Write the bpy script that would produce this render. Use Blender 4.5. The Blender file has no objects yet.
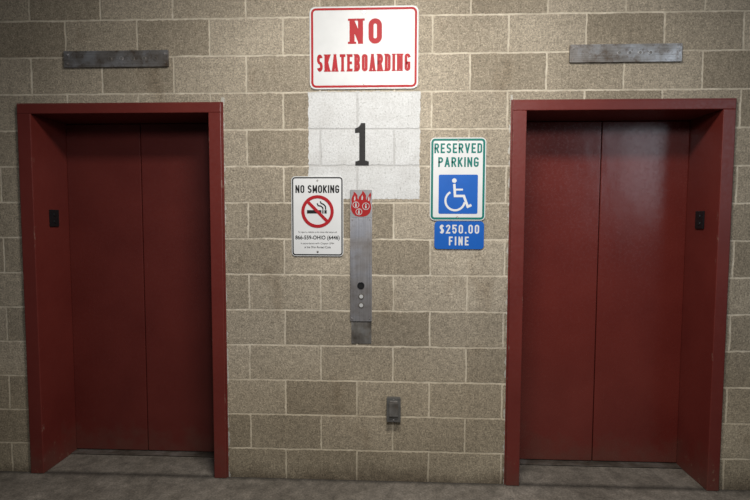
import bpy, bmesh, math, random
from mathutils import Vector, Euler
random.seed(7)
scene=bpy.context.scene
scene.view_settings.view_transform='Standard'
scene.view_settings.look='None'
COL=bpy.context.collection

# ---------------------------------------------------------------- node helpers
def new_mat(name):
    m=bpy.data.materials.new(name); m.use_nodes=True
    nt=m.node_tree
    return m,nt,nt.nodes['Principled BSDF']
def math_n(nt,op,a,b=None,c=None,clamp=False):
    n=nt.nodes.new('ShaderNodeMath'); n.operation=op; n.use_clamp=clamp
    for i,v in enumerate((a,b,c)):
        if v is None: continue
        if isinstance(v,(int,float)): n.inputs[i].default_value=v
        else: nt.links.new(v,n.inputs[i])
    return n.outputs[0]
def mix_c(nt,fac,a,b,mode='MIX'):
    n=nt.nodes.new('ShaderNodeMix'); n.data_type='RGBA'; n.blend_type=mode
    for idx,v in ((0,fac),(6,a),(7,b)):
        if isinstance(v,(int,float)): n.inputs[idx].default_value=v
        elif isinstance(v,tuple): n.inputs[idx].default_value=(v[0],v[1],v[2],1)
        else: nt.links.new(v,n.inputs[idx])
    return n.outputs[2]
def ramp(nt,src,stops):
    n=nt.nodes.new('ShaderNodeValToRGB')
    e=n.color_ramp.elements
    e[0].position=stops[0][0]; e[1].position=stops[-1][0]
    for p,c in stops[1:-1]: e.new(p)
    for i,(p,c) in enumerate(stops):
        c=(c,c,c) if isinstance(c,(int,float)) else c
        e[i].color=(c[0],c[1],c[2],1)
    nt.links.new(src,n.inputs[0]); return n.outputs[0]
def noise(nt,vec,scale,detail=4,rough=.55):
    n=nt.nodes.new('ShaderNodeTexNoise'); n.inputs['Scale'].default_value=scale
    n.inputs['Detail'].default_value=detail; n.inputs['Roughness'].default_value=rough
    nt.links.new(vec,n.inputs['Vector']); return n.outputs['Fac']
def mapping(nt,vec,scale=(1,1,1),loc=(0,0,0)):
    n=nt.nodes.new('ShaderNodeMapping'); n.inputs['Scale'].default_value=scale; n.inputs['Location'].default_value=loc
    nt.links.new(vec,n.inputs['Vector']); return n.outputs[0]
def bump(nt,h,strength,dist,bsdf,prev=None):
    n=nt.nodes.new('ShaderNodeBump'); n.inputs['Strength'].default_value=strength; n.inputs['Distance'].default_value=dist
    nt.links.new(h,n.inputs['Height'])
    if prev: nt.links.new(prev,n.inputs['Normal'])
    nt.links.new(n.outputs[0],bsdf.inputs['Normal']); return n.outputs[0]
def pos(nt):
    return nt.nodes.new('ShaderNodeNewGeometry').outputs['Position']

BW,BH,XO,ZO=.414,.2045,-.019,-.026
def brick_nodes(nt,P):
    sep=nt.nodes.new('ShaderNodeSeparateXYZ'); nt.links.new(P,sep.inputs[0])
    wob=noise(nt,P,9,3)
    wb=math_n(nt,'MULTIPLY',math_n(nt,'SUBTRACT',wob,.5),.012)
    fine=noise(nt,P,60,3); fb=math_n(nt,'MULTIPLY',math_n(nt,'SUBTRACT',fine,.5),.009)
    d=math_n(nt,'ADD',wb,fb)
    x=math_n(nt,'ADD',math_n(nt,'SUBTRACT',sep.outputs[0],XO-BW*20),d)
    z=math_n(nt,'ADD',math_n(nt,'SUBTRACT',sep.outputs[2],ZO),d)
    cmb=nt.nodes.new('ShaderNodeCombineXYZ'); nt.links.new(x,cmb.inputs[0]); nt.links.new(z,cmb.inputs[1])
    b=nt.nodes.new('ShaderNodeTexBrick'); b.offset=.5; b.offset_frequency=2; b.squash=1
    b.inputs['Scale'].default_value=1; b.inputs['Brick Width'].default_value=BW; b.inputs['Row Height'].default_value=BH
    b.inputs['Mortar Size'].default_value=.0060; b.inputs['Mortar Smooth'].default_value=.3; b.inputs['Bias'].default_value=0
    b.inputs['Color1'].default_value=(0,0,0,1); b.inputs['Color2'].default_value=(1,1,1,1); b.inputs['Mortar'].default_value=(.5,.5,.5,1)
    nt.links.new(cmb.outputs[0],b.inputs['Vector'])
    return b,sep

# ---------------------------------------------------------------- materials
def mat_block():
    m,nt,bs=new_mat('concrete_block'); P=pos(nt)
    b,sep=brick_nodes(nt,P)
    base=ramp(nt,b.outputs['Color'],[(0,(.228,.194,.144)),(.35,(.265,.228,.172)),(.7,(.298,.258,.197)),(1,(.335,.292,.226))])
    big=noise(nt,P,1.7,4); base=mix_c(nt,1,base,ramp(nt,big,[(.3,(.84,.82,.80)),(.7,(1.14,1.13,1.12))]),'MULTIPLY')
    g=noise(nt,P,108,5,.88)
    base=mix_c(nt,1,base,ramp(nt,g,[(.345,.16),(.44,.76),(.555,1.09),(.67,2.0)]),'MULTIPLY')
    g2=noise(nt,P,34,4,.7)
    base=mix_c(nt,1,base,ramp(nt,g2,[(.32,.76),(.6,1.14)]),'MULTIPLY')
    mn=noise(nt,P,30,3)
    mort=ramp(nt,mn,[(.3,(.41,.355,.27)),(.7,(.57,.505,.40))])
    mf=b.outputs['Fac']
    ero=noise(nt,P,6,4); mf2=math_n(nt,'MULTIPLY',mf,ramp(nt,ero,[(.35,.5),(.6,1)]))
    c=mix_c(nt,mf2,base,mort)
    z=sep.outputs[2]; x=sep.outputs[0]
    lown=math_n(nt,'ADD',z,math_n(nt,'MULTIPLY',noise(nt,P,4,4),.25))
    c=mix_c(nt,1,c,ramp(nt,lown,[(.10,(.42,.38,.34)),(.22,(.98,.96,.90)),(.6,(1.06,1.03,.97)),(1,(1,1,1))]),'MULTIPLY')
    st=noise(nt,mapping(nt,P,(3.2,1,1.4)),1,5,.6)
    c=mix_c(nt,1,c,ramp(nt,st,[(.30,(.74,.70,.66)),(.42,(1,1,1)),(1,(1,1,1))]),'MULTIPLY')
    def near(xc,w):
        a=math_n(nt,'ABSOLUTE',math_n(nt,'SUBTRACT',x,xc))
        return math_n(nt,'LESS_THAN',math_n(nt,'ADD',a,math_n(nt,'MULTIPLY',math_n(nt,'SUBTRACT',noise(nt,P,16,4),.42),.06)),w)
    zc=math_n(nt,'LESS_THAN',z,2.2)
    k=math_n(nt,'MULTIPLY',math_n(nt,'MAXIMUM',near(-.985,.010),near(.625,.010)),zc)
    c=mix_c(nt,math_n(nt,'MULTIPLY',k,.5),c,(.50,.50,.46))
    nt.links.new(c,bs.inputs['Base Color'])
    bs.inputs['Roughness'].default_value=.93; bs.inputs['Specular IOR Level'].default_value=.2
    h=math_n(nt,'SUBTRACT',math_n(nt,'ADD',math_n(nt,'MULTIPLY',g,.6),math_n(nt,'MULTIPLY',g2,.35)),math_n(nt,'MULTIPLY',mf,.45))
    bump(nt,h,.68,.006,bs)
    return m
def mat_patch():
    m,nt,bs=new_mat('white_wall_paint'); P=pos(nt); b,sep=brick_nodes(nt,P)
    g=noise(nt,P,95,5,.9)
    c=ramp(nt,g,[(.33,(.15,.145,.13)),(.42,(.49,.49,.475)),(.6,(.60,.60,.59))])
    c=mix_c(nt,1,c,ramp(nt,noise(nt,P,9,5),[(.3,(.88,.87,.86)),(.6,(1,1,1))]),'MULTIPLY')
    c=mix_c(nt,math_n(nt,'MULTIPLY',b.outputs['Fac'],.42),c,(.36,.35,.33))
    nt.links.new(c,bs.inputs['Base Color']); bs.inputs['Roughness'].default_value=.85; bs.inputs['Specular IOR Level'].default_value=.2
    h=math_n(nt,'SUBTRACT',math_n(nt,'MULTIPLY',g,.7),math_n(nt,'MULTIPLY',b.outputs['Fac'],.55))
    bump(nt,h,.8,.007,bs); return m
EDGES_X=(-2.172,-2.092,-1.062,-.990,.629,.704,1.745,1.811)
def mat_red(name,k,rough,wave=.0,chips=False,spec=.4):
    m,nt,bs=new_mat(name); P=pos(nt)
    n1=noise(nt,P,3,5); n2=noise(nt,P,60,4,.7)
    c=ramp(nt,n1,[(.3,(.112*k,.0160*k,.0120*k)),(.7,(.142*k,.0225*k,.0165*k))])
    sc=noise(nt,mapping(nt,P,(90,90,7)),1,4,.7)
    c=mix_c(nt,ramp(nt,sc,[(.66,0),(.80,.22)]),c,(.20,.075,.06))
    sep=nt.nodes.new('ShaderNodeSeparateXYZ'); nt.links.new(P,sep.inputs[0])
    lo=math_n(nt,'ADD',sep.outputs[2],math_n(nt,'MULTIPLY',noise(nt,P,9,5),.5))
    c=mix_c(nt,ramp(nt,lo,[(.24,.45),(.44,0)]),c,(.09,.045,.032))
    if chips:
        mask=None
        for ex in EDGES_X:
            d=math_n(nt,'LESS_THAN',math_n(nt,'ABSOLUTE',math_n(nt,'SUBTRACT',sep.outputs[0],ex)),.005)
            mask=d if mask is None else math_n(nt,'MAXIMUM',mask,d)
        ch=ramp(nt,noise(nt,mapping(nt,P,(18,18,9)),1,6,.75),[(.60,0),(.65,1)])
        fr=math_n(nt,'LESS_THAN',sep.outputs[1],.0)
        c=mix_c(nt,math_n(nt,'MULTIPLY',math_n(nt,'MULTIPLY',mask,ch),math_n(nt,'MULTIPLY',fr,.45)),c,(.24,.16,.12))
        spk=ramp(nt,noise(nt,P,75,5,.8),[(.72,0),(.76,.5)])
        c=mix_c(nt,spk,c,(.22,.15,.12))
        lowz=ramp(nt,sep.outputs[2],[(.02,1),(.20,0)])
        sf=ramp(nt,noise(nt,mapping(nt,P,(22,22,16)),1,6,.8),[(.61,0),(.66,1)])
        c=mix_c(nt,math_n(nt,'MULTIPLY',math_n(nt,'MULTIPLY',lowz,sf),.6),c,(.30,.24,.15))
    nt.links.new(c,bs.inputs['Base Color'])
    r=ramp(nt,n2,[(.3,rough-.06),(.7,rough+.10)]); nt.links.new(r,bs.inputs['Roughness'])
    bs.inputs['Specular IOR Level'].default_value=spec
    h=math_n(nt,'ADD',math_n(nt,'MULTIPLY',noise(nt,P,160,2),.2),math_n(nt,'MULTIPLY',noise(nt,P,14,3),.8))
    if wave: h=math_n(nt,'ADD',h,math_n(nt,'MULTIPLY',noise(nt,mapping(nt,P,(5,5,2.2)),1,2),wave))
    bump(nt,h,.25,.004,bs); return m
def mat_floor():
    m,nt,bs=new_mat('stained_concrete'); P=pos(nt)
    n1=noise(nt,P,2.2,7,.65); n2=noise(nt,P,14,6,.7); n3=noise(nt,P,90,4,.8)
    c=ramp(nt,n1,[(.3,(.105,.089,.071)),(.5,(.150,.129,.105)),(.7,(.205,.178,.148))])
    c=mix_c(nt,1,c,ramp(nt,n2,[(.35,.65),(.6,1.08),(.72,1.45)]),'MULTIPLY')
    c=mix_c(nt,1,c,ramp(nt,n3,[(.35,.65),(.65,1.3)]),'MULTIPLY')
    sep=nt.nodes.new('ShaderNodeSeparateXYZ'); nt.links.new(P,sep.inputs[0])
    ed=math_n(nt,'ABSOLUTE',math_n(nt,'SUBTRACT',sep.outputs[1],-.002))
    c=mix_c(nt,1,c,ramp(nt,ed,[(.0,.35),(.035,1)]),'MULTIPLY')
    nt.links.new(c,bs.inputs['Base Color']); bs.inputs['Roughness'].default_value=.85; bs.inputs['Specular IOR Level'].default_value=.2
    bump(nt,n3,.5,.004,bs); return m
def mat_metal(name,col,rough=.36,stretch=(3,3,220),rust=0,metallic=.85,blot=9):
    m,nt,bs=new_mat(name); P=pos(nt)
    n=noise(nt,mapping(nt,P,stretch),1,4); 
    c=ramp(nt,n,[(.3,tuple(v*.75 for v in col)),(.7,tuple(min(1,v*1.18) for v in col))])
    bl=noise(nt,P,blot,5); c=mix_c(nt,1,c,ramp(nt,bl,[(.32,(.36,.31,.26)),(.5,(.85,.81,.77)),(.65,(1.35,1.36,1.40))]),'MULTIPLY')
    if rust: c=mix_c(nt,ramp(nt,noise(nt,P,28,6,.75),[(.51,0),(.64,rust)]),c,(.10,.058,.030))
    nt.links.new(c,bs.inputs['Base Color']); bs.inputs['Metallic'].default_value=metallic
    nt.links.new(ramp(nt,bl,[(.3,rough+.2),(.7,rough-.05)]),bs.inputs['Roughness'])
    bump(nt,math_n(nt,'ADD',n,math_n(nt,'MULTIPLY',bl,2.5)),.2,.004,bs); return m
def mat_plain(name,col,rough=.5,var=.1,metallic=0,scale=12,spec=.3):
    m,nt,bs=new_mat(name); P=pos(nt)
    n=noise(nt,P,scale,5,.6)
    c=ramp(nt,n,[(.3,tuple(v*(1-var) for v in col)),(.7,tuple(min(1,v*(1+var*.5)) for v in col))])
    nt.links.new(c,bs.inputs['Base Color']); bs.inputs['Roughness'].default_value=rough
    bs.inputs['Specular IOR Level'].default_value=spec
    bs.inputs['Metallic'].default_value=metallic; return m

M_BLOCK=mat_block(); M_PATCH=mat_patch(); M_FLOOR=mat_floor()
M_FRAME=mat_red('red_frame_paint',.90,.40,0,True); M_DOOR=mat_red('red_door_paint',.74,.42)
M_GLOSS=mat_red('glossy_red_door_paint',.92,.23,3.2,False,.6)
M_STEEL=mat_metal('brushed_steel',(.36,.35,.34),.38,(3,3,220),.6)
M_STEELV=mat_metal('brushed_steel_upright',(.50,.50,.52),.30,(220,3,3),.2,.85,5)
M_BOLT=mat_metal('bolt_steel',(.42,.41,.40),.4,(40,40,40))
M_DULL=mat_metal('dull_steel',(.15,.145,.135),.6,(40,40,8),.3,.5)
M_SILL=mat_metal('sill_aluminium',(.17,.15,.13),.5,(3,220,3),.4,.6)
M_WHITE=mat_plain('sign_white',(.51,.51,.50),.42,.08,scale=5)
M_WHITE2=mat_plain('sign_white_small',(.56,.56,.55),.42,.07,scale=5)
M_RED=mat_plain('sign_red',(.31,.012,.016),.5,.08,spec=.15)
M_FIRE=mat_plain('emblem_red',(.28,.012,.012),.5,.15,spec=.15)
M_BLACK=mat_plain('sign_black',(.012,.012,.012),.5,.1,spec=.15)
M_GREEN=mat_plain('sign_green',(.006,.135,.11),.45,.06,spec=.2)
M_BLUE=mat_plain('sign_blue',(.006,.085,.36),.42,.06,spec=.25)
M_DARK=mat_plain('black_plastic',(.008,.008,.009),.4,.1)
M_NUM=mat_plain('stencil_black',(.018,.017,.016),.75,.3,0,60)
M_GREY=mat_plain('grey_metal_cover',(.13,.125,.115),.5,.25,.4,40)
M_SHAFT=mat_plain('shaft_black',(.008,.008,.008),.9,.1)
M_LENS=mat_plain('milky_lens',(.40,.40,.39),.3,.1)
M_EPL=mat_plain('emblem_grey',(.26,.26,.26),.4,.15,.3)

# ---------------------------------------------------------------- mesh helpers
def mk(name,bm,mat,parent=None,smooth=False):
    me=bpy.data.meshes.new(name); bmesh.ops.recalc_face_normals(bm,faces=bm.faces); bm.to_mesh(me); bm.free()
    if mat: me.materials.append(mat)
    o=bpy.data.objects.new(name,me); COL.objects.link(o)
    if parent: o.parent=parent; o.matrix_parent_inverse=parent.matrix_world.inverted()
    return o
def empty(name,loc,label,cat,kind=None,group=None):
    o=bpy.data.objects.new(name,None); o.empty_display_size=.05; COL.objects.link(o)
    o.location=loc; bpy.context.view_layer.update()
    o['label']=label; o['category']=cat
    if kind: o['kind']=kind
    if group: o['group']=group
    return o
def add_box(bm,x0,x1,y0,y1,z0,z1,bev=0):
    t=bmesh.new(); r=bmesh.ops.create_cube(t,size=1)
    for v in t.verts:
        v.co=Vector(((x0+x1)/2+v.co.x*(x1-x0),(y0+y1)/2+v.co.y*(y1-y0),(z0+z1)/2+v.co.z*(z1-z0)))
    if bev: bmesh.ops.bevel(t,geom=t.edges[:],offset=bev,segments=2,profile=.7,affect='EDGES')
    me=bpy.data.meshes.new('t'); t.to_mesh(me); t.free(); bm.from_mesh(me); bpy.data.meshes.remove(me)
def box(name,x0,x1,y0,y1,z0,z1,mat,parent=None,bev=0):
    bm=bmesh.new(); add_box(bm,x0,x1,y0,y1,z0,z1,bev); return mk(name,bm,mat,parent)
def rrect(x0,x1,z0,z1,r,n=6):
    pts=[]
    for cx,cz,a0 in ((x1-r,z1-r,0),(x0+r,z1-r,90),(x0+r,z0+r,180),(x1-r,z0+r,270)):
        for i in range(n+1):
            a=math.radians(a0+90*i/n); pts.append((cx+r*math.cos(a),cz+r*math.sin(a)))
    return pts
def circ(cx,cz,r,n=40): return [(cx+r*math.cos(2*math.pi*i/n),cz+r*math.sin(2*math.pi*i/n)) for i in range(n)]
def add_prism(bm,pts,y0,y1):
    from mathutils.geometry import tessellate_polygon
    n=len(pts)
    a=[bm.verts.new((x,y0,z)) for x,z in pts]; b=[bm.verts.new((x,y1,z)) for x,z in pts]
    tris=tessellate_polygon([[Vector((x,z,0)) for x,z in pts]])
    for t in tris:
        try:
            bm.faces.new([a[i] for i in t]); bm.faces.new([b[i] for i in reversed(t)])
        except ValueError: pass
    for i in range(n): bm.faces.new((a[i],b[i],b[(i+1)%n],a[(i+1)%n]))
def prism(name,polys,y0,y1,mat,parent=None):
    bm=bmesh.new()
    for k,p in enumerate(polys): add_prism(bm,p,y0-k*1.2e-5,y1)
    return mk(name,bm,mat,parent)
def add_ring(bm,o,i,y0,y1):
    n=len(o)
    O0=[bm.verts.new((x,y0,z)) for x,z in o]; I0=[bm.verts.new((x,y0,z)) for x,z in i]
    O1=[bm.verts.new((x,y1,z)) for x,z in o]; I1=[bm.verts.new((x,y1,z)) for x,z in i]
    for k in range(n):
        j=(k+1)%n
        bm.faces.new((O0[k],O0[j],I0[j],I0[k])); bm.faces.new((O1[k],I1[k],I1[j],O1[j]))
        bm.faces.new((O0[k],O1[k],O1[j],O0[j])); bm.faces.new((I0[k],I0[j],I1[j],I1[k]))
def ring(name,o,i,y0,y1,mat,parent=None):
    bm=bmesh.new(); add_ring(bm,o,i,y0,y1); return mk(name,bm,mat,parent)
def band(pts,w,ext=0.0,closed=False):
    n=len(pts); L=[];R_=[]
    P=[Vector(p) for p in pts]
    if not closed and ext:
        P[0]=P[0]-(P[1]-P[0]).normalized()*ext; P[-1]=P[-1]+(P[-1]-P[-2]).normalized()*ext
    for i in range(n):
        if closed: d1=(P[i]-P[i-1]).normalized(); d2=(P[(i+1)%n]-P[i]).normalized()
        else:
            d1=(P[i]-P[i-1]).normalized() if i>0 else (P[1]-P[0]).normalized()
            d2=(P[i+1]-P[i]).normalized() if i<n-1 else d1
        t=(d1+d2); t=t.normalized() if t.length>1e-6 else d2
        nn=Vector((-t.y,t.x)); n1=Vector((-d1.y,d1.x))
        k=w/2/max(.45,nn.dot(n1))
        L.append(tuple(P[i]+nn*k)); R_.append(tuple(P[i]-nn*k))
    if closed: return (L,R_)
    return L+R_[::-1]
def bolt(parent,x,z,y,r=.006,mat=None,name='bolt'):
    bm=bmesh.new()
    add_prism(bm,circ(x,z,r,20),y-.002,y)
    hexa=[(x+.62*r*math.cos(math.pi/3*i),z+.62*r*math.sin(math.pi/3*i)) for i in range(6)]
    add_prism(bm,hexa,y-.0045,y-.002)
    return mk(name,bm,mat or M_BOLT,parent)

# --- highway style stroke lettering
def arc(cx,cz,rx,rz,a0,a1,n=8):
    return [(cx+rx*math.cos(math.radians(a0+(a1-a0)*i/n)),cz+rz*math.sin(math.radians(a0+(a1-a0)*i/n))) for i in range(n+1)]
WID={'I':.0,'.':.0,'-':.6,'(':.3,')':.3,'T':.95,'E':.88,'F':.86,'L':.85,'M':1.2,'A':1.12,'V':1.1,'$':1,'N':1.02,'O':1.0}
SERIF={'N':'lb lt rt','K':'lb lt rb rt','A':'lb rb','T':'cb','I':'lb lt','R':'lb lt rb','B':'Lb Lt','D':'Lb Lt','E':'Lb Lt'}
def glyph(ch,a,b,w):
    e=w/2; r=min(a/2,b*.30); q=b/4; m=b/2; qa=min(q,a/2)
    if ch in 'O0':
        return [(arc(a-r,b-r,r,r,0,90)+arc(r,b-r,r,r,90,180)+arc(r,r,r,r,180,270)+arc(a-r,r,r,r,270,360),True,0)]
    if ch=='N': return [([(0,0),(0,b)],0,e),([(a,0),(a,b)],0,e),([(0,b),(a,0)],0,0)]
    if ch=='M': return [([(0,0),(0,b)],0,e),([(a,0),(a,b)],0,e),([(0,b),(a/2,b*.15)],0,0),([(a,b),(a/2,b*.15)],0,0)]
    if ch=='H': return [([(0,0),(0,b)],0,e),([(a,0),(a,b)],0,e),([(0,m),(a,m)],0,0)]
    if ch=='I': return [([(0,0),(0,b)],0,e)]
    if ch=='.': return [([(0,0),(0,.001)],0,e)]
    if ch=='-': return [([(0,m),(a,m)],0,e)]
    if ch=='(': return [([(a,b+e),(0,b*.75),(0,b*.25),(a,-e)],0,e)]
    if ch==')': return [([(0,b+e),(a,b*.75),(a,b*.25),(0,-e)],0,e)]
    if ch=='T': return [([(a/2,0),(a/2,b)],0,e),([(0,b),(a,b)],0,e)]
    if ch=='E': return [([(a,0),(0,0),(0,b),(a,b)],0,e),([(0,m),(a*.8,m)],0,e)]
    if ch=='F': return [([(0,0),(0,b),(a,b)],0,e),([(0,m),(a*.8,m)],0,e)]
    if ch=='K': return [([(0,0),(0,b)],0,e),([(0,b*.33),(a,b)],0,e*.7),([(a*.32,b*.55),(a,0)],0,e*.7)]
    if ch=='A': return [([(0,0),(a*.5,b)],0,e),([(a,0),(a*.5,b)],0,e),([(a*.15,b*.27),(a*.85,b*.27)],0,0)]
    if ch=='V': return [([(0,b),(a*.5,0)],0,e),([(a,b),(a*.5,0)],0,e)]
    if ch=='D': return [([(0,0),(0,b)]+arc(a-r,b-r,r,r,90,0)+arc(a-r,r,r,r,0,-90),True,0)]
    if ch=='B': return [([(0,m),(0,b)]+arc(a-qa,b-q,qa,q,90,-90),True,0),([(0,0),(0,m)]+arc(a-qa,q,qa,q,90,-90),True,0)]
    if ch=='P': return [([(0,0),(0,b)]+arc(a-qa,b-q,qa,q,90,-90)+[(0,m)],0,e)]
    if ch=='R': return [([(0,0),(0,b)]+arc(a-qa,b-q,qa,q,90,-90)+[(0,m)],0,e),([(a*.45,m),(a,0)],0,e*.8)]
    if ch=='G': return [(arc(a-r,b-r,r,r,15,90)+arc(r,b-r,r,r,90,180)+arc(r,r,r,r,180,270)+arc(a-r,r,r,r,270,360)+[(a,b*.45),(a*.55,b*.45)],0,e)]
    S=arc(a/2,b-q,a/2,q,20,90)+arc(a/2,b-q,a/2,q,90,270)[1:]+arc(a/2,q,a/2,q,90,-90)[1:]+arc(a/2,q,a/2,q,-90,-160)[1:]
    if ch=='S': return [(S,0,0)]
    if ch=='$': return [(S,0,0),([(a/2,-.10*b),(a/2,1.10*b)],0,0)]
    if ch=='2': return [(arc(a/2,b-r,a/2,r,165,90)+arc(a/2,b-r,a/2,r,90,-25)[1:]+[(0,0),(a,0)],0,e)]
    if ch=='3': return [(arc(a/2,b-q,a/2,q,150,-90)+arc(a/2,q,a/2,q,90,-150)[1:],0,e)]
    if ch=='4': return [([(a*.7,0),(a*.7,b),(0,b*.3),(a,b*.3)],0,0)]
    if ch=='5': return [([(a,b),(0,b),(0,b*.56)]+arc(a/2,b*.32,a/2,b*.32,100,-90,12)+arc(a/2,b*.32,a/2,b*.32,-90,-155,6)[1:],0,e)]
    if ch=='8': return [(arc(a/2,b-q,a/2*.92,q,0,345,18),True,0),(arc(a/2,q,a/2,q,0,345,18),True,0)]
    if ch=='6': return [(arc(a/2,b*.3,a/2,b*.3,0,345,18),True,0),([(0,b*.3),(0,b*.6)]+arc(a/2,b*.7,a/2,b*.3,170,30,10),0,0)]
    if ch=='9': return [(arc(a/2,b*.7,a/2,b*.3,0,345,18),True,0),([(a,b*.7),(a,b*.4)]+arc(a/2,b*.3,a/2,b*.3,-10,-150,10),0,0)]
    return []
def sign_text(body,x0,x1,z0,z1,w,gap,yf,mat,parent,name='lettering',space=2.2,serif=0):
    H=z1-z0; b=H-w
    ws=[WID.get(c,1.0) for c in body if c!=' ']; n=len(ws)
    sp=sum(1 for c in body if c==' ')
    a=(x1-x0-w*n-gap*(n-1)-sp*gap*space)/sum(ws)
    bm=bmesh.new(); x=x0; k=0
    for ch in body:
        if ch==' ': x+=gap*space; continue
        aw=a*WID.get(ch,1.0)
        if serif:
            sh=w*.42
            for s in SERIF.get(ch,'').split():
                cxs={'l':x+w/2,'r':x+w/2+aw,'c':x+w/2+aw/2,'L':x+w/2}[s[0]]
                l=cxs-w/2-serif; rr=cxs+(w/2+serif if s[0]!='L' else 0)
                zb=z0 if s[1]=='b' else z1-sh
                yy=yf-.0006-(k%5)*1e-5; k+=1
                bm.faces.new([bm.verts.new(p) for p in ((l,yy,zb),(rr,yy,zb),(rr,yy,zb+sh),(l,yy,zb+sh))])
        for pts,closed,ext in glyph(ch,aw,b,w):
            pp=[(x+w/2+px,z0+w/2+pz) for px,pz in pts]
            y=yf-.0004-(k%4)*2e-5; k+=1
            cl=[pp[0]]
            for p in pp[1:]:
                if math.hypot(p[0]-cl[-1][0],p[1]-cl[-1][1])>1e-6: cl.append(p)
            if closed and math.hypot(cl[0][0]-cl[-1][0],cl[0][1]-cl[-1][1])<1e-6: cl.pop()
            if closed:
                o,i=band(cl,w,0,True); add_ring(bm,o,i,y,yf)
            else:
                n_=len(cl); poly=band(cl,w,ext); Lp=poly[:n_]; Rp=poly[n_:][::-1]
                A=[bm.verts.new((p[0],y,p[1])) for p in Lp]; B=[bm.verts.new((p[0],y,p[1])) for p in Rp]
                for i in range(n_-1): bm.faces.new((A[i],A[i+1],B[i+1],B[i]))
        x+=aw+w+gap
    me=bpy.data.meshes.new(name)
    bm.normal_update()
    for f in bm.faces:
        if f.normal.y>.5: f.normal_flip()
    bm.to_mesh(me); bm.free(); me.materials.append(mat)
    o=bpy.data.objects.new(name,me); COL.objects.link(o)
    o.parent=parent; o.matrix_parent_inverse=parent.matrix_world.inverted(); return o
def text(body,x0,x1,z0,z1,yf,mat,parent,weight=.03,name='lettering'):
    cu=bpy.data.curves.new(name,'FONT'); cu.body=body; cu.size=1; cu.offset=weight
    cu.resolution_u=6
    t=bpy.data.objects.new('tmp',cu); COL.objects.link(t)
    dg=bpy.context.evaluated_depsgraph_get(); dg.update()
    me=bpy.data.meshes.new_from_object(t.evaluated_get(dg))
    bpy.data.objects.remove(t)
    xs=[v.co.x for v in me.vertices]; ys=[v.co.y for v in me.vertices]
    ax,bx,ay,by=min(xs),max(xs),min(ys),max(ys)
    for v in me.vertices:
        v.co=Vector((x0+(v.co.x-ax)/(bx-ax)*(x1-x0),yf,z0+(v.co.y-ay)/(by-ay)*(z1-z0)))
    me.materials.clear(); me.materials.append(mat); me.name=name
    o=bpy.data.objects.new(name,me); COL.objects.link(o)
    o.parent=parent; o.matrix_parent_inverse=parent.matrix_world.inverted(); return o

# ---------------------------------------------------------------- setting
def struct(o,label,cat):
    o['kind']='structure'; o['label']=label; o['category']=cat; return o
L=dict(x0=-2.172,x1=-.990,i0=-2.092,i1=-1.062,seam=-1.612)
Rr=dict(x0=.629,x1=1.811,i0=.704,i1=1.745,seam=1.228)
ZT=2.165; ZI=2.112; DY=.285; TH=.42
bm=bmesh.new()
e=.012
add_box(bm,-3.6,L['x0']+e,0,TH,-.05,3.5)
add_box(bm,L['x1']-e,Rr['x0']+e,0,TH,-.05,3.5)
add_box(bm,Rr['x1']-e,3.6,0,TH,-.05,3.5)
add_box(bm,L['x0']+e,L['x1']-e,0,TH,ZT-e,3.5)
add_box(bm,Rr['x0']+e,Rr['x1']-e,0,TH,ZT-e,3.5)
add_box(bm,-3.6,3.6,TH,TH+.05,-.05,3.5)
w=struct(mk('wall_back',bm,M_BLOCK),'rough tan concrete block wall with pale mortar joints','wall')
bm=bmesh.new(); add_box(bm,-3.6,3.6,-5.5,TH+.05,-.1,0)
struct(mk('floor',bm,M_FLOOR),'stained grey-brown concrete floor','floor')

# ---------------------------------------------------------------- elevators
def elevator(idx,d,lant,label,dm):
    root=empty('door_%d'%idx,((d['x0']+d['x1'])/2,0,0),label,'elevator door','structure')
    bm=bmesh.new()
    add_box(bm,d['x0'],d['i0'],-.02,DY+.02,0,ZI+.001,0)
    add_box(bm,d['i1'],d['x1'],-.02,DY+.02,0,ZI+.001,0)
    add_box(bm,d['x0'],d['x1'],-.02,DY+.02,ZI,ZT,0)
    fr=mk('door_frame',bm,M_FRAME,root)
    bv=fr.modifiers.new('bev','BEVEL'); bv.width=.004; bv.segments=2; bv.limit_method='ANGLE'
    bm=bmesh.new()
    add_box(bm,d['x0']-.008,d['x0'],-.006,.0,0,ZT+.008); add_box(bm,d['x1'],d['x1']+.008,-.006,.0,0,ZT+.008)
    add_box(bm,d['x0'],d['x1'],-.006,.0,ZT,ZT+.008)
    mk('casing_lip',bm,M_FRAME,root)
    for a,c in ((d['i0']+.001,d['seam']-.003),(d['seam']+.003,d['i1']-.001)):
        box('door_panel',a,c,DY,DY+.035,.012,ZI-.004,dm,root,.004)
    box('shaft_gap',d['i0']+.002,d['i1']-.002,DY+.05,DY+.06,.0,ZI-.002,M_SHAFT,root)
    bm=bmesh.new()
    y=DY-.055
    for k in range(4):
        add_box(bm,d['i0']+.001,d['i1']-.001,y+k*.02,y+k*.02+.014,.0,.007,.001)
    add_box(bm,d['i0']+.001,d['i1']-.001,y,y+.08,.0,.004)
    mk('door_sill',bm,M_SILL,root)
    x,s=lant
    bm=bmesh.new()
    add_box(bm,min(x,x+s*.010),max(x,x+s*.010),.105,.180,1.468,1.570,.003)
    h=mk('hall_lantern',bm,M_DARK,root); h['label']='small black direction lantern'
    for zc in (1.498,1.540):
        bm=bmesh.new()
        bmesh.ops.create_cone(bm,cap_ends=True,segments=24,radius1=.012,radius2=.010,depth=.005)
        bmesh.ops.rotate(bm,verts=bm.verts,cent=(0,0,0),matrix=Euler((0,s*math.pi/2,0)).to_matrix())
        bmesh.ops.translate(bm,verts=bm.verts,vec=(x+s*.0115,.1425,zc))
        mk('lantern_lens',bm,M_DARK,h)
    return root
elevator(1,L,(L['i0'],1),'dark red elevator doors in a deep dull red steel frame',M_DOOR)
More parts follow.
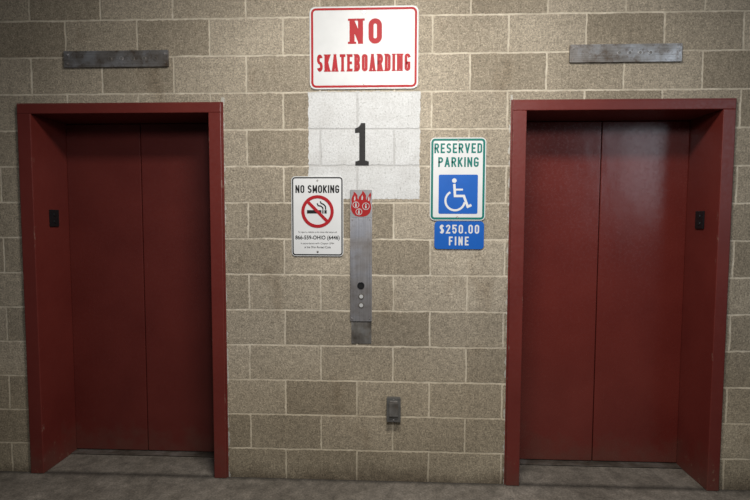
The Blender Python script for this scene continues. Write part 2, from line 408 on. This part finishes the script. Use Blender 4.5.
elevator(2,Rr,(Rr['i1'],-1),'glossy dark red elevator doors in a deep red steel frame',M_GLOSS)

# ---------------------------------------------------------------- steel indicator plates
def plate(x0,x1,z0,z1,label,dots):
    r=empty('floor_indicator_plate',((x0+x1)/2,-.01,z0),label,'metal plate')
    prism('faceplate',[rrect(x0,x1,z0,z1,.004,3)],-.014,0,M_STEEL,r)
    for x in (x0+.020,x1-.020):
        for z in (z0+.020,z1-.020): bolt(r,x,z,-.014,.0065,M_BOLT,'screw')
    for x in dots:
        ring('indicator_light',circ(x,(z0+z1)/2,.0115,24),circ(x,(z0+z1)/2,.008,24),-.0165,-.014,M_BOLT,r)
        prism('indicator_lens',[circ(x,(z0+z1)/2,.008,24)],-.0155,-.014,M_DULL,r)
plate(-1.888,-1.287,2.370,2.460,'brushed steel floor indicator strip above the dull red doors',(-1.62,-1.555,-1.49,-1.425,-1.36))
plate(.928,1.520,2.368,2.462,'brushed steel floor indicator strip above the glossy red doors',(1.19,1.245,1.30,1.355))

# ---------------------------------------------------------------- level marking
r=empty('level_marking',(-.19,0,1.62),'white painted wall patch with black slab-serif numeral 1','painted marking')
def jag(x0,x1,z0,z1,n=60,a=.003):
    p=[]
    for i in range(n): p.append((x0+(x1-x0)*i/n,z0+random.uniform(-a,a)))
    for i in range(n): p.append((x1+random.uniform(-a,a),z0+(z1-z0)*i/n))
    for i in range(n): p.append((x1-(x1-x0)*i/n,z1+random.uniform(-a,a)))
    for i in range(n): p.append((x0+random.uniform(-a,a),z1-(z1-z0)*i/n))
    return p
prism('paint_patch',[jag(-.500,.124,1.631,2.226)],-.0008,0,M_PATCH,r)
one=[(-.236,1.817),(-.160,1.817),(-.160,1.840),(-.180,1.846),(-.180,2.053),(-.203,2.053),(-.216,2.032),(-.238,2.022),(-.238,1.997),(-.214,1.999),(-.214,1.846),(-.236,1.840)]
prism('numeral',[one],-.0018,-.0008,M_NUM,r)

# ---------------------------------------------------------------- signs
YF=-.0075
def sign_base(name,label,x0,x1,z0,z1,rad,mat,cat='sign'):
    r=empty(name,((x0+x1)/2,0,z0),label,cat)
    prism('sign_panel',[rrect(x0,x1,z0,z1,rad)],YF,0,mat,r); return r
x0,x1,z0,z1=-.489,.111,2.238,2.684
r=sign_base('rule_sign','white metal sign with red border reading NO SKATEBOARDING',x0,x1,z0,z1,.032,M_WHITE)
def inset(x0,x1,z0,z1,rad,a,b,mat,r,y=YF):
    ring('border',rrect(x0+a,x1-a,z0+a,z1-a,max(rad-a,.003)),rrect(x0+b,x1-b,z0+b,z1-b,max(rad-b,.002)),y-.0008,y,mat,r)
inset(x0,x1,z0,z1,.036,.008,.020,M_RED,r)
sign_text('NO',-.268,-.089,2.482,2.618,.028,.030,YF,M_RED,r,serif=.009)
sign_text('SKATEBOARDING',-.449,.068,2.333,2.427,.0155,.0095,YF,M_RED,r,serif=.0032)
bolt(r,-.189,2.652,YF,.008); bolt(r,-.189,2.272,YF,.008)
# NO SMOKING
x0,x1,z0,z1=-.597,-.303,1.308,1.757
r=sign_base('no_smoking_sign','white metal no smoking sign with black border and red symbol',x0,x1,z0,z1,.022,M_WHITE2)
inset(x0,x1,z0,z1,.022,.004,.011,M_BLACK,r)
sign_text('NO SMOKING',-.574,-.326,1.664,1.708,.0078,.0052,YF,M_BLACK,r,space=2.6)
cx,cz=-.449,1.560; R0=.092
cig=[[(cx-.060,cz-.011),(cx+.022,cz-.011),(cx+.022,cz+.008),(cx-.060,cz+.008)],[(cx+.027,cz-.011),(cx+.034,cz-.011),(cx+.034,cz+.008),(cx+.027,cz+.008)],[(cx+.039,cz-.011),(cx+.052,cz-.011),(cx+.052,cz+.008),(cx+.039,cz+.008)]]
sm=[band([(cx+.031,cz+.011),(cx+.030,cz+.022),(cx+.018,cz+.031),(cx+.004,cz+.033),(cx-.002,cz+.046)],.007),band([(cx+.046,cz+.011),(cx+.045,cz+.029),(cx+.034,cz+.041),(cx+.020,cz+.046),(cx+.016,cz+.058)],.007)]
prism('cigarette_symbol',cig+sm,YF-.001,YF,M_BLACK,r)
ps=bmesh.new(); add_ring(ps,circ(cx,cz,R0,56),circ(cx,cz,R0-.018,56),YF-.002,YF)
a=math.radians(135); q=R0-.010
add_prism(ps,band([(cx+q*math.cos(a),cz+q*math.sin(a)),(cx-q*math.cos(a),cz-q*math.sin(a))],.017),YF-.0019,YF)
mk('prohibition_ring',ps,M_RED,r)
text('To report a violation or for more information call',-.560,-.340,1.437,1.449,YF-.001,M_BLACK,r,.0)
text('866-559-OHIO (6446)',-.576,-.324,1.396,1.425,YF-.001,M_BLACK,r,.018)
text('In accordance with Chapter 3794',-.545,-.355,1.373,1.385,YF-.001,M_BLACK,r,.0)
text('of the Ohio Revised Code',-.525,-.375,1.353,1.365,YF-.001,M_BLACK,r,.0)
bolt(r,-.449,1.734,YF,.005); bolt(r,-.449,1.333,YF,.006)
# RESERVED PARKING
x0,x1,z0,z1=.182,.489,1.512,1.969
r=sign_base('parking_sign','white reserved parking sign with green border and blue wheelchair symbol',x0,x1,z0,z1,.026,M_WHITE2)
inset(x0,x1,z0,z1,.026,.005,.017,M_GREEN,r)
sign_text('RESERVED',.204,.467,1.884,1.938,.0092,.0080,YF,M_GREEN,r)
sign_text('PARKING',.226,.449,1.808,1.862,.0092,.0080,YF,M_GREEN,r)
bx0,bx1,bz0,bz1=.230,.446,1.549,1.766
prism('symbol_field',[rrect(bx0,bx1,bz0,bz1,.008)],YF-.001,YF,M_BLUE,r)
def S(u,v): s=.185; return (bx0+.012+u*s,bz0+.012+v*s)
polys=[circ(*S(.40,.93),.0125,24),
 band([S(.40,.83),S(.425,.47),S(.69,.47),S(.81,.15),S(.92,.20)],.0135),
 band([S(.41,.66),S(.66,.66)],.010),
 band([S(.43+.29*math.cos(math.radians(t)),.33+.29*math.sin(math.radians(t))) for t in range(120,351,10)],.0115)]
prism('wheelchair_symbol',polys,YF-.0018,YF-.001,M_WHITE2,r)
bolt(r,.336,1.953,YF,.005); bolt(r,.336,1.531,YF,.006)
# FINE
x0,x1,z0,z1=.209,.484,1.352,1.507
r=sign_base('fine_sign','small blue sign reading $250.00 FINE in white',x0,x1,z0,z1,.020,M_BLUE)
sign_text('$250.00',.238,.457,1.439,1.488,.0080,.0110,YF,M_WHITE2,r)
sign_text('FINE',.290,.400,1.373,1.422,.0082,.012,YF,M_WHITE2,r)

# ---------------------------------------------------------------- call station
r=empty('call_station',(-.203,0,.936),'tall stainless elevator call plate with red fire emblem','call panel')
x0,x1,z0,z1=-.264,-.141,.938,1.682
prism('faceplate',[rrect(x0,x1,z0,z1,.003,3)],-.010,0,M_STEELV,r)
prism('lower_shade_patch',[rrect(-.258,-.143,.808,.937,.003,3)],-.004,0,M_DULL,r)  # thin dark sheet standing in for the shade below the call plate
fx,fz=-.2025,1.602
prism('emblem_plate',[rrect(-.262,-.143,1.528,1.680,.003,3)],-.0115,-.010,M_EPL,r)
fl=[(-.014,-.070),(.014,-.070),(.034,-.064),(.050,-.048),(.057,-.024),(.055,-.002),(.050,.014),(.053,.032),(.057,.052),(.052,.066),(.044,.052),(.036,.038),(.031,.022),
    (.027,.034),(.028,.048),(.020,.062),(.008,.076),(.005,.062),(-.004,.050),(-.012,.040),(-.016,.024),
    (-.021,.036),(-.020,.048),(-.028,.060),(-.042,.070),(-.042,.056),(-.049,.044),(-.055,.026),(-.052,.008),(-.057,-.014),(-.055,-.034),(-.046,-.052),(-.032,-.065)]
prism('flame_emblem',[[(fx+a,fz+b) for a,b in fl]],-.0125,-.0115,M_FIRE,r)
bm=bmesh.new()
def pers(px,pz,s):
    add_prism(bm,circ(px,pz+.016*s,.0062*s,14),-.0140,-.0125)
    add_prism(bm,rrect(px-.007*s,px+.007*s,pz-.020*s,pz+.008*s,.005*s,3),-.0140,-.0125)
for dx,dz,rr_ in ((-.029,-.004,.0185),(.027,-.012,.0205),(-.012,-.043,.0185)):
    add_ring(bm,circ(fx+dx,fz+dz,rr_,28),circ(fx+dx,fz+dz,rr_-.0032,28),-.0135,-.0125)
    pers(fx+dx,fz+dz,.62)
for dx,dz in ((-.036,.032),(.006,.036),(.043,.030)):
    add_prism(bm,[(fx+dx-.004,fz+dz-.012),(fx+dx+.003,fz+dz-.012),(fx+dx+.005,fz+dz),(fx+dx+.001,fz+dz+.016),(fx+dx-.003,fz+dz+.004)],-.0135,-.0125)
mk('emblem_pictogram',bm,M_LENS,r)
ring('key_switch',circ(-.203,1.142,.020,32),circ(-.203,1.142,.013,32),-.014,-.010,M_DARK,r)
prism('key_slot',[circ(-.203,1.142,.013,24)],-.0125,-.010,M_SHAFT,r)
for z in (1.080,1.030):
    ring('button_ring',circ(-.201,z,.0165,28),circ(-.201,z,.0110,28),-.013,-.010,M_DULL,r)
    prism('call_button',[circ(-.201,z,.0110,28)],-.0145,-.010,M_LENS,r)
for x in (x0+.012,x1-.012):
    for z in (z0+.014,1.515): bolt(r,x,z,-.010,.004,M_BOLT,'screw')

# ---------------------------------------------------------------- outlet
r=empty('outlet_box',(-.014,0,.366),'small grey weatherproof outlet box with hinged lid','outlet')
box('back_box',-.052,.024,-.030,0,.366,.502,M_GREY,r,.004)
box('cover_plate',-.054,.026,-.035,-.030,.364,.504,M_GREY,r,.002)
box('hinged_lid',-.040,.012,-.048,-.035,.400,.478,M_DULL,r,.004)
box('lid_hinge',-.036,.008,-.044,-.035,.478,.488,M_BOLT,r,.002)
bolt(r,-.014,.495,-.035,.004,M_BOLT,'screw'); bolt(r,-.014,.378,-.035,.004,M_BOLT,'screw')

# ---------------------------------------------------------------- light
wd=bpy.data.worlds.new('w'); scene.world=wd; wd.use_nodes=True
wd.node_tree.nodes['Background'].inputs[0].default_value=(.85,.90,1,1)
wd.node_tree.nodes['Background'].inputs[1].default_value=.055
def area(name,loc,tgt,sx,sy,power,col):
    l=bpy.data.lights.new(name,'AREA'); l.shape='RECTANGLE'; l.size=sx; l.size_y=sy; l.energy=power; l.color=col
    o=bpy.data.objects.new(name,l); COL.objects.link(o); o.location=loc
    o.rotation_euler=(Vector(tgt)-Vector(loc)).to_track_quat('-Z','Y').to_euler(); return o
area('ceiling_lamp',(.10,-1.45,3.15),(.1,-1.0,.0),.8,.35,74,(1,.97,.92))
sp=bpy.data.lights.new('vignette_spot','SPOT'); sp.energy=185; sp.spot_size=math.radians(104); sp.spot_blend=1; sp.shadow_soft_size=.28; sp.color=(.98,.98,1)  # added spot, its soft cone makes the wall fall off towards the corners
so=bpy.data.objects.new('vignette_spot',sp); COL.objects.link(so); so.location=(.15,-2.9,2.8)
so.rotation_euler=(Vector((.05,0,1.0))-Vector(so.location)).to_track_quat('-Z','Y').to_euler()
area('door_sheen_light',(3.7,-3.4,2.6),(1.2,0.2,1.6),1.6,1.8,24,(.80,.90,1))  # unseen area light added for the bluish sheen on the right doors

# ---------------------------------------------------------------- camera
cam=bpy.data.cameras.new('camera'); co=bpy.data.objects.new('camera',cam); COL.objects.link(co)
cam.sensor_fit='HORIZONTAL'; cam.sensor_width=36; cam.lens=24
rot=Euler((0,0,.044)).to_matrix() @ Euler((math.pi/2-.0602,0,0)).to_matrix() @ Euler((0,0,.0029)).to_matrix()
co.location=(0,-2.82,1.514); co.rotation_euler=rot.to_euler()
scene.camera=co
